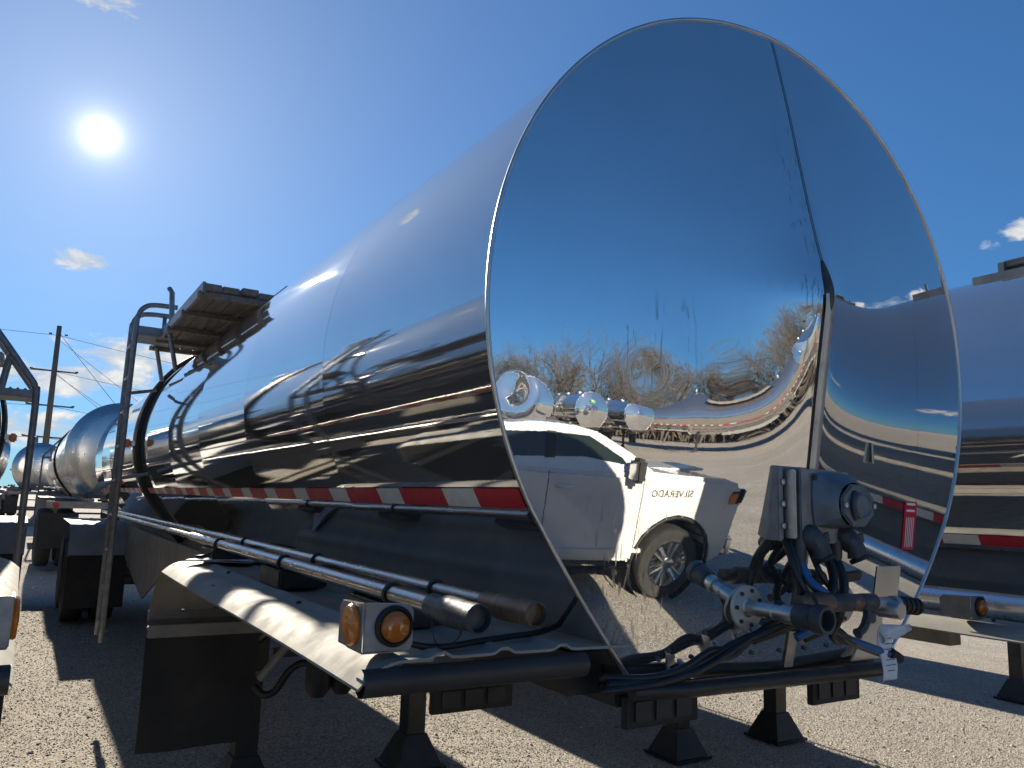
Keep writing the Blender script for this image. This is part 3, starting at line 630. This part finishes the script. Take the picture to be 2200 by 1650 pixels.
for (pts, r) in (([(-.165, -.175, 1.395), (-.19, -.10, 1.352), (-.25, -.07, 1.332), (-.30, -.065, 1.312), (-.40, -.052, 1.274), (-.50, -.045, 1.258), (-.60, -.01, 1.25)], .0095),
                 ([(-.12, -.09, 1.352), (-.20, -.072, 1.345), (-.27, -.06, 1.318), (-.33, -.065, 1.318), (-.40, -.05, 1.282), (-.50, -.045, 1.266), (-.6, .02, 1.262)], .009),
                 ([(-.10, -.10, 1.36), (-.20, -.08, 1.338), (-.26, -.075, 1.305), (-.31, -.07, 1.298), (-.40, -.06, 1.268), (-.51, -.055, 1.252), (-.62, -.02, 1.24)], .0085),
                 ([(-.05, -.10, 1.362), (-.14, -.09, 1.362), (-.21, -.085, 1.343), (-.30, -.08, 1.305), (-.41, -.06, 1.262), (-.52, -.04, 1.25)], .0075)):
    hose(pts, r, m_hose, 'cable')
for (x, z) in ((-.40, 1.275), (-.297, 1.314), (-.196, 1.346)):
    y = yh(x, z); c_ = MB().prism([(-.010, 0), (.010, 0), (.010, .045), (-.010, .045)], (x, y-.004, z+.005), (1, 0, .35), (-.35, 0, 1), (0, -.003, 0))
    c_.tube([(x+.012, y-.012-.022*cos(a), z-.004+.022*sin(a)) for a in np.linspace(-1.4, 1.4, 9)], .006, 4)
    c_ = c_.build('hose_clamp', m_steel, main)
    MB().lathe([(.006, 0), (.006, .005), (.0, .006)], (x-.012, y-.008, z+.040), (0, -1, 0), 8).build('bolt', m_cast, c_)
# lug, sticker, plate, gussets
MB().prism([(-.014, -.03), (.014, -.03), (.016, .03), (-.012, .03)], (.291, yh(.291, 1.838)-.004, 1.835), (.8, .5, 0), (0, 0, 1), (0, -.006, 0)).build('lifting_lug', m_steel, main, bevel=.002)
def on_head(x0, x1, z0, z1, off, nx=4, nz=6): return MB().sheet([[(x0+(x1-x0)*i/nx, yh(x0+(x1-x0)*i/nx, z0+(z1-z0)*j/nz)-off, z0+(z1-z0)*j/nz) for i in range(nx+1)] for j in range(nz+1)])
st = on_head(.502, .584, 1.558, 1.703, .003).build('warning_sticker', m_stk, main, smooth=0)
for k in range(5): on_head(.516+.0115*k, .5205+.0115*k, 1.566, 1.655, .0042, 1, 4).build('print_line', m_paper, st)
for z in (1.672, 1.692): on_head(.514, .570, z, z+.007, .0042, 3, 1).build('print_line', m_paper, st)
pl = on_head(.368, .510, 1.419, 1.509, .003).build('name_plate', m_steel, main, smooth=0)
for sx in (-1, 1): MB().prism([(0, 0), (.15, 0), (.02, .16), (0, .17)], (sx*.42, -.02, 1.245), (-sx, 0, 0), (0, 0, 1), (0, -.006, 0)).build('corner_gusset', m_steel, main) if sx > 0 else None
# wires and cord on the near fender
hose([(-1.09, .10, 1.365), (-1.04, .06, 1.352), (-.98, .05, 1.35), (-.90, .07, 1.352), (-.80, .10, 1.352), (-.68, .14, 1.352), (-.55, .22, 1.36)], .007, m_hose, 'lamp_cable')
hose([(-1.0, .10, 1.44), (-1.012, .07, 1.38), (-1.0, .06, 1.352), (-.97, .03, 1.37), (-1.0, -.055, 1.455)], .0016, m_wire, 'cap_chain')
# documents: a clipboard on the fender, a paper sleeve hanging at the coupler corner
cb = empty('clipboard', (-.94, 2.33, 1.352), rad(52)); tag(cb, 'grey metal clipboard of papers lying on the near fender', 'clipboard')
MB().box((0, 0, .004), (.235, .32, .006)).build('board', m_galv, cb, bevel=.002)
MB().sheet([[(-.108+.216*i/5, -.15+.29*j/5, .010+.004*sin(i+j)) for i in range(6)] for j in range(6)], (0, 0, -.003)).build('paper_stack', m_paper, cb, smooth=0)
MB().box((0, .135, .016), (.10, .03, .012)).build('clip', m_black, cb, bevel=.003)
MB().tube(smooth_path([(-.05, .12, .02), (-.04, .09, .03), (.04, .09, .03), (.05, .12, .02)]), .003, 6).build('clip_wire', m_black, cb)
sl_ = empty('document_sleeve', (.30, -.10, 1.36)); tag(sl_, 'crumpled plastic sleeve with white paperwork hanging from the right front corner', 'document sleeve')
rows = [[(-.055+.062*i/8-.012*(j/10), -.03+.006*sin(i*.8+j*.6)-.0015*j, -.01-.135*j/10+.006*(i/8)) for i in range(9)] for j in range(11)]
MB().sheet(rows, (0, .003, 0)).build('paper', m_paper, sl_, smooth=0)
MB().sheet([[(-.05+.15*i/6-.05*(i/6)*(j/6), -.036+.01*sin(i*1.3+j), .002-.05*(j/6)*(1-.5*i/6)-.006*i/6) for i in range(7)] for j in range(7)], (0, .002, 0)).build('plastic_flap', m_plast, sl_, smooth=0)
for k in range(7): MB().box((-.030-.0017*k, -.0415-.0021*k, -.034-.0135*k), (.030+.007*(k % 3), .001, .002)).build('print_line', m_ink, sl_)

# walkway on the crown of the right-hand tanker
for k in range(3): MB().box((-.20+.13*k, 1.80, .985+TH), (.12, .7, .035)).build('plank', m_wood, right, bevel=.004)
MB().box((-.30, 1.68, TH+.905), (.05, 1.2, .045)).build('walkway_edge', m_frame, right)
for k in range(3): MB().box((-.27, 1.25+.45*k, TH+.955), (.03, .03, .07)).build('rail_post', m_galv, right)
MB().box((-.12, 1.80, TH+.925), (.26, .68, .085)).build('walkway_box', m_black, right)

# ------------------------------------------------------------------ utility poles and wires
def pole(x, y, h, lean, label, transformer=True):
    r = empty('utility_pole', (x, y, 0)); tag(r, label, 'utility pole')
    MB().tube([(0, 0, -.2), (lean*.5, 0, h*.5), (lean, 0, h)], [.19, .165, .13], 12).build('pole_shaft', m_pole, r, smooth=0)
    for k, z in enumerate((h-.5, h-2.6, h-4.6, h-6.4)):
        if k: MB().tube([(lean*z/h-1.15, .1, z), (lean*z/h+1.15, -.1, z-.05)], .045, 6).build('crossarm', m_pole, r)
        for s in (-1, 1):
            MB().lathe([(.03, 0), (.07, .04), (.03, .08), (.07, .12), (.03, .16), (.0, .17)], (lean*z/h+s*1.05*(1 if k else .3), 0, z), (s, 0, .15), 8).build('insulator', m_cast, r)
    if transformer:
        z = h-6.9; MB().lathe([(.0, -.5), (.24, -.5), (.25, .35), (.2, .45), (.0, .5)], (lean*z/h-.62, 0, z), (0, 0, 1), 14).build('transformer', m_galv, r, smooth=35)
        MB().box((lean*z/h-.3, 0, z), (.35, .08, .08)).build('transformer_arm', m_frame, r)
    return r
pole(-1.02, 50, 10.95, -.07, 'tall wooden utility pole with transformer rising on the left skyline')
def wire(a, b, sag, label):
    A, B = Vector(a), Vector(b); pts = [A.lerp(B, i/14)-Vector((0, 0, sag*4*(i/14)*(1-i/14))) for i in range(15)]
    o = MB().tube(pts, .014, 4).build('overhead_wire', m_wire); tag(o, label, 'wire', 'overhead wires at the utility pole')
for k, z in enumerate((10.4, 8.3, 6.3, 4.5)):
    nm = ('topmost', 'second', 'third', 'lowest')[k]
    wire((-1.1, 50, z), (-40, 47, z+.6), .5, nm+' overhead wire running left from the utility pole')
    wire((-1.1, 50, z), (42, 58, z-.9), 1.1, nm+' overhead wire running right from the utility pole')
for k, (x, z) in enumerate(((3.2, 10.6), (4.6, 8.3), (6.2, 8.2), (7.5, 10.2))):
    wire((-1.1, 50, z), (x+3, 42, .8), .1, ('steepest', 'second steepest', 'third steepest', 'flattest')[k]+' guy wire slanting down right from the pole')

# ------------------------------------------------------------------ white pickup behind the camera
tk = empty('pickup_truck', (2.53, -4.22, -.05)); tag(tk, 'white crew cab pickup mirrored in the tank head, lettering on its front door', 'pickup truck')
def arch(cx, r, n=11): return [(cx+r*cos(a), .40+r*sin(a)) for a in np.linspace(0, pi, n)]
prof = [(-.29, .42), (-.22, .55), (-.20, .80), (-.20, 1.10), (-.26, 1.24), (-.46, 1.32), (-1.35, 1.39), (-1.9, 1.36), (-3.7, 1.38), (-5.80, 1.40), (-5.88, 1.30), (-5.90, .62), (-5.6, .52)]
prof += [(x, z) for x, z in arch(-4.72, .50)[::-1]][::1] + [(-4.15, .46), (-1.55, .44)] + [(x, z) for x, z in arch(-.98, .50)[::-1]]
# arches run rear to front along the bottom edge
prof[13:13+11] = sorted(arch(-4.72, .50), key=lambda p: p[0])
prof[-11:] = sorted(arch(-.98, .50), key=lambda p: p[0])
MB().prism(prof, (0, -.98, 0), (1, 0, 0), (0, 0, 1), (0, 1.96, 0)).build('body', m_truck, tk, smooth=35, bevel=.045)
cb_, ct_ = [(-1.28, 1.31), (-3.72, 1.36)], [(-2.08, 1.86), (-3.42, 1.87)]
cabp = [[(-1.28, 1.34), (-1.62, 1.55), (-2.02, 1.745), (-2.3, 1.80), (-2.8, 1.82), (-3.3, 1.79), (-3.5, 1.72), (-3.66, 1.36)]]
mb = MB(); P0 = cabp[0]; ww = [.93, .85, .76, .72, .71, .72, .76, .93]
mb.sheet([[(x, -w_, z) for (x, z), w_ in zip(P0, ww)], [(x, -w_*.5, z+.012) for (x, z), w_ in zip(P0, ww)], [(x, 0, z+.02) for (x, z), w_ in zip(P0, ww)], [(x, w_*.5, z+.012) for (x, z), w_ in zip(P0, ww)], [(x, w_, z) for (x, z), w_ in zip(P0, ww)]])
n_ = len(mb.v)
for s in (-1, 1):
    mb.add([(x, s*w_, z) for (x, z), w_ in zip(P0, ww)], [tuple(range(8))])
mb.build('cab', m_truck, tk, smooth=35)
def cab_w(z): return .93-(z-1.31)*.385 if z < 1.8 else .74
for s in (-1, 1):
    def sp(x, z, off=.006): return (x, s*(.93-(z-1.32)*.36+off), z)
    for nm, pts in (('front_window', [(-1.62, 1.37), (-1.74, 1.50), (-2.12, 1.70), (-2.50, 1.72), (-2.52, 1.37)]), ('rear_window', [(-2.62, 1.37), (-2.60, 1.72), (-3.20, 1.70), (-3.36, 1.64), (-3.42, 1.38)])):
        MB().add([sp(*p) for p in pts]+[sp(p[0], p[1], -.01) for p in pts], [tuple(range(5)), tuple(range(9, 4, -1))]+[(i, (i+1) % 5, 5+(i+1) % 5, 5+i) for i in range(5)]).build(nm, m_glass, tk)
    MB().add([sp(-2.515, 1.36, .008), sp(-2.505, 1.73, .008), sp(-2.61, 1.73, .008), sp(-2.63, 1.36, .008)], [(0, 1, 2, 3)]).build('door_pillar', m_rubber, tk)
    for xs in ((-1.50, .5, 1.33), (-2.58, .48, 1.35), (-3.66, .9, 1.36)):
        MB().box((xs[0], s*.981, (xs[1]+xs[2])/2), (.008, .003, xs[2]-xs[1])).build('door_gap', m_rubber, tk)
    MB().box((-2.5, s*.99, .56), (2.2, .02, .05)).build('rocker_trim', m_truck, tk, bevel=.008)
    MB().box((-2.6, s*.96, .34), (1.9, .16, .05)).build('side_step', m_rubber, tk, bevel=.01)
    for xh in (-2.40, -3.50):
        MB().tube(smooth_path([(xh-.09, s*.98, 1.20), (xh-.06, s*1.01, 1.205), (xh+.06, s*1.01, 1.205), (xh+.09, s*.98, 1.20)], 3), .016, 6).build('door_handle', m_truck, tk, smooth=0)
    mi = MB().box((-1.66, s*1.13, 1.42), (.12, .20, .24)).build('mirror', m_rubber, tk, bevel=.03)
    MB().box((-1.724, s*1.13, 1.42), (.008, .16, .18)).build('mirror_glass', m_chrome, mi)
    MB().box((-1.62, s*1.0, 1.35), (.08, .14, .06)).build('mirror_arm', m_rubber, tk, bevel=.01)
    hl = MB().box((-.29, s*.90, 1.11), (.17, .18, .17)).build('headlight', m_glass, tk, bevel=.02)
    MB().box((-.33, s*.985, 1.10), (.08, .022, .11)).build('turn_lens', m_amber, hl, bevel=.004)
    for cx in (-.98, -4.72):
        MB().tube([(cx+.515*cos(a), s*.975, .40+.515*sin(a)) for a in np.linspace(-.05, pi+.05, 16)], .022, 6).build('arch_trim', m_rubber, tk, smooth=0)
        MB().lathe([(.49, 0), (.49, .32), (.0, .32)], (cx, s*.95, .42), (0, -s, 0), 24).build('wheel_well', m_rubber, tk)
        wh = MB().lathe([(.25, .0), (.30, .012), (.375, .010), (.40, -.02), (.402, -.22), (.37, -.25), (.25, -.24)], (cx, s*.965, .40), (0, s, 0), 36).build('wheel', m_tyre, tk, smooth=40)
        MB().lathe([(.258, .008), (.262, .0), (.24, -.03), (.232, -.12), (.0, -.13)], (cx, s*.965, .40), (0, s, 0), 32).build('rim', m_chrome, wh, smooth=40)
        sk = MB()
        for k in range(6):
            a = 2*pi*k/6+.3; d = Vector((cos(a), 0, sin(a))); e = Vector((-sin(a), 0, cos(a))); c0 = Vector((cx, s*.965, .40))
            for off in (-.02, .02):
                sk.tube([c0+d*.05+e*off*.8+Vector((0, -s*.02, 0)), c0+d*.24+e*off*2.0+Vector((0, -s*.008, 0))], [.022, .019], 6)
        sk.lathe([(.07, -.04), (.07, .0), (.05, .008), (.0, .010)], (cx, s*.965, .40), (0, s, 0), 18)
        sk.build('spokes', m_chrome, wh, smooth=40)
    fl = MB().box((-4.18, s*.86, .30), (.02, .24, .34)).build('mud_flap', m_flap, tk)
    MB().box((-1.50, s*.86, .32), (.02, .24, .34)).build('mud_flap', m_flap, tk)
MB().add([(-1.34, -.84, 1.40), (-1.34, .84, 1.40), (-2.0, .70, 1.76), (-2.0, -.70, 1.76)], [(0, 1, 2, 3)]).add([(-1.36, -.84, 1.38), (-1.36, .84, 1.38), (-2.02, .70, 1.74), (-2.02, -.70, 1.74)], [(3, 2, 1, 0)]).build('windshield', m_glass, tk)
MB().box((-.20, 0, .86), (.03, 1.5, .34)).build('grille', m_rubber, tk, bevel=.01)
MB().box((-.18, 0, .56), (.12, 1.9, .22)).build('front_bumper', m_chrome, tk, bevel=.03)
MB().box((-5.92, 0, .62), (.12, 1.9, .2)).build('rear_bumper', m_chrome, tk, bevel=.03)
MB().box((-.85, 0, 1.36), (.95, .75, .03)).build('hood_bulge', m_truck, tk, bevel=.012)
MB().box((-4.8, 0, 1.405), (2.0, 1.6, .02)).build('bed_cover', m_rubber, tk)
MB().prism([(0, 0), (-.16, 0), (-.16, .03), (-.06, .05)], (-2.3, -.02, 1.82), (1, 0, 0), (0, 0, 1), (0, .04, 0)).build('roof_aerial', m_rubber, tk)
me = text_mesh('SILVERADO', .105); me.materials.append(m_cast)
o = bpy.data.objects.new('door_lettering', me); COL.objects.link(o); o.parent = tk; o.location = (-1.12, .984, 1.17); o.rotation_euler = (pi/2, 0, pi); o.scale = (1.0, 1, 1)

# logo on the head of the tanker across the lot
me = text_mesh('ADM', .36, .004); me.materials.append(m_logo)
o = bpy.data.objects.new('logo_lettering', me); COL.objects.link(o); o.parent = logo; o.location = (0, -.225, 2.25); o.rotation_euler = (pi/2, 0, 0)
lf = MB().prism([(-.16, 0), (-.10, .12), (.04, .17), (.17, .12), (.10, .04), (.16, -.03), (.03, -.06), (-.08, -.06)], (0, -.222, 2.56), (1, 0, 0), (0, 0, 1), (0, -.006, 0)).build('logo_leaf', m_leaf, logo)
MB().prism([(-.09, .02), (.02, .09), (.11, .085), (.03, .035)], (0, -.229, 2.56), (1, 0, 0), (0, 0, 1), (0, -.004, 0)).build('logo_vein', m_paper, logo)

# ------------------------------------------------------------------ bare winter trees behind the yard
def tree_meshes(seed):
    R = random.Random(seed); tk_, tw = MB(), MB()
    def grow(p, d, length, r, lev):
        n = 3 if lev < 2 else 2; pts = [p]; q = p.copy(); dd = d.copy()
        for i in range(n):
            dd = (dd+Vector((R.gauss(0, .12), R.gauss(0, .12), R.gauss(.05, .08)))).normalized(); q = q+dd*length/n; pts.append(q.copy())
        (tk_ if lev < 2 else tw).tube(pts, [r*(1-.45*i/n) for i in range(n+1)], 6 if lev == 0 else (4 if lev == 1 else 3), False)
        if lev >= 4: return
        kids = (8, 5, 4, 4)[lev]
        for k in range(kids):
            t = (.35 if lev == 0 else .25)+(.65 if lev == 0 else .75)*(k+R.random()*.8)/kids; t = min(t, 1)
            b_ = pts[min(int(t*n), n-1)].lerp(pts[min(int(t*n)+1, n)], t*n-int(min(t*n, n-.001)))
            ax = dd.orthogonal().normalized(); ax.rotate(Matrix.Rotation(R.random()*2*pi, 3, dd)); nd = dd.copy(); nd.rotate(Matrix.Rotation(rad(R.uniform(22, 55)), 3, ax))
            grow(b_, nd, length*R.uniform(.5, .72), r*(.50 if lev else .42), lev+1)
    grow(Vector((0, 0, -.2)), Vector((R.gauss(0, .05), R.gauss(0, .05), 1)).normalized(), R.uniform(5.5, 6.8), .17, 0)
    r = empty('bare_tree'); a = tk_.build('trunk', m_bark, r, smooth=0); b = tw.build('twig_crown', m_twig, r, smooth=0); return r
protos = [tree_meshes(s) for s in (1, 2, 3, 4, 5)]
TR_R = random.Random(3); k = 0
for row, (dist, cnt) in enumerate(((44, 36), (52, 36))):
    for i in range(cnt):
        az = rad(-14+76*(i+TR_R.uniform(.1, .9))/cnt); dd = dist*TR_R.uniform(.92, 1.1)
        o = protos[k] if k < 5 else copy_tree(protos[TR_R.randrange(5)]); k += 1
        o.location = (dd*sin(az), -dd*cos(az), 0); o.rotation_euler = (0, 0, TR_R.uniform(0, 6.28)); s = TR_R.uniform(.66, .92); o.scale = (s, s, s)
        tag(o, 'bare winter tree in the wood line mirrored in the tank head', 'tree', 'bare trees mirrored behind the yard')
# scrub under the trees
ub = MB(); 
for i in range(5200):
    az = rad(TR_R.uniform(-16, 66)); dd = TR_R.uniform(44, 58); x, y = dd*sin(az), -dd*cos(az); hh = TR_R.uniform(.5, 2.4)
    lx, ly = TR_R.gauss(0, .35), TR_R.gauss(0, .35); w_ = .035
    ub.add([(x-w_, y, 0), (x+w_, y, 0), (x+lx, y+ly, hh), (x-w_+TR_R.gauss(0, .3), y+ly*.5, hh*.7)], [(0, 1, 2), (0, 2, 3)])
tag(ub.build('undergrowth', m_brushw), 'dry brown scrub under the bare trees', kind='stuff')
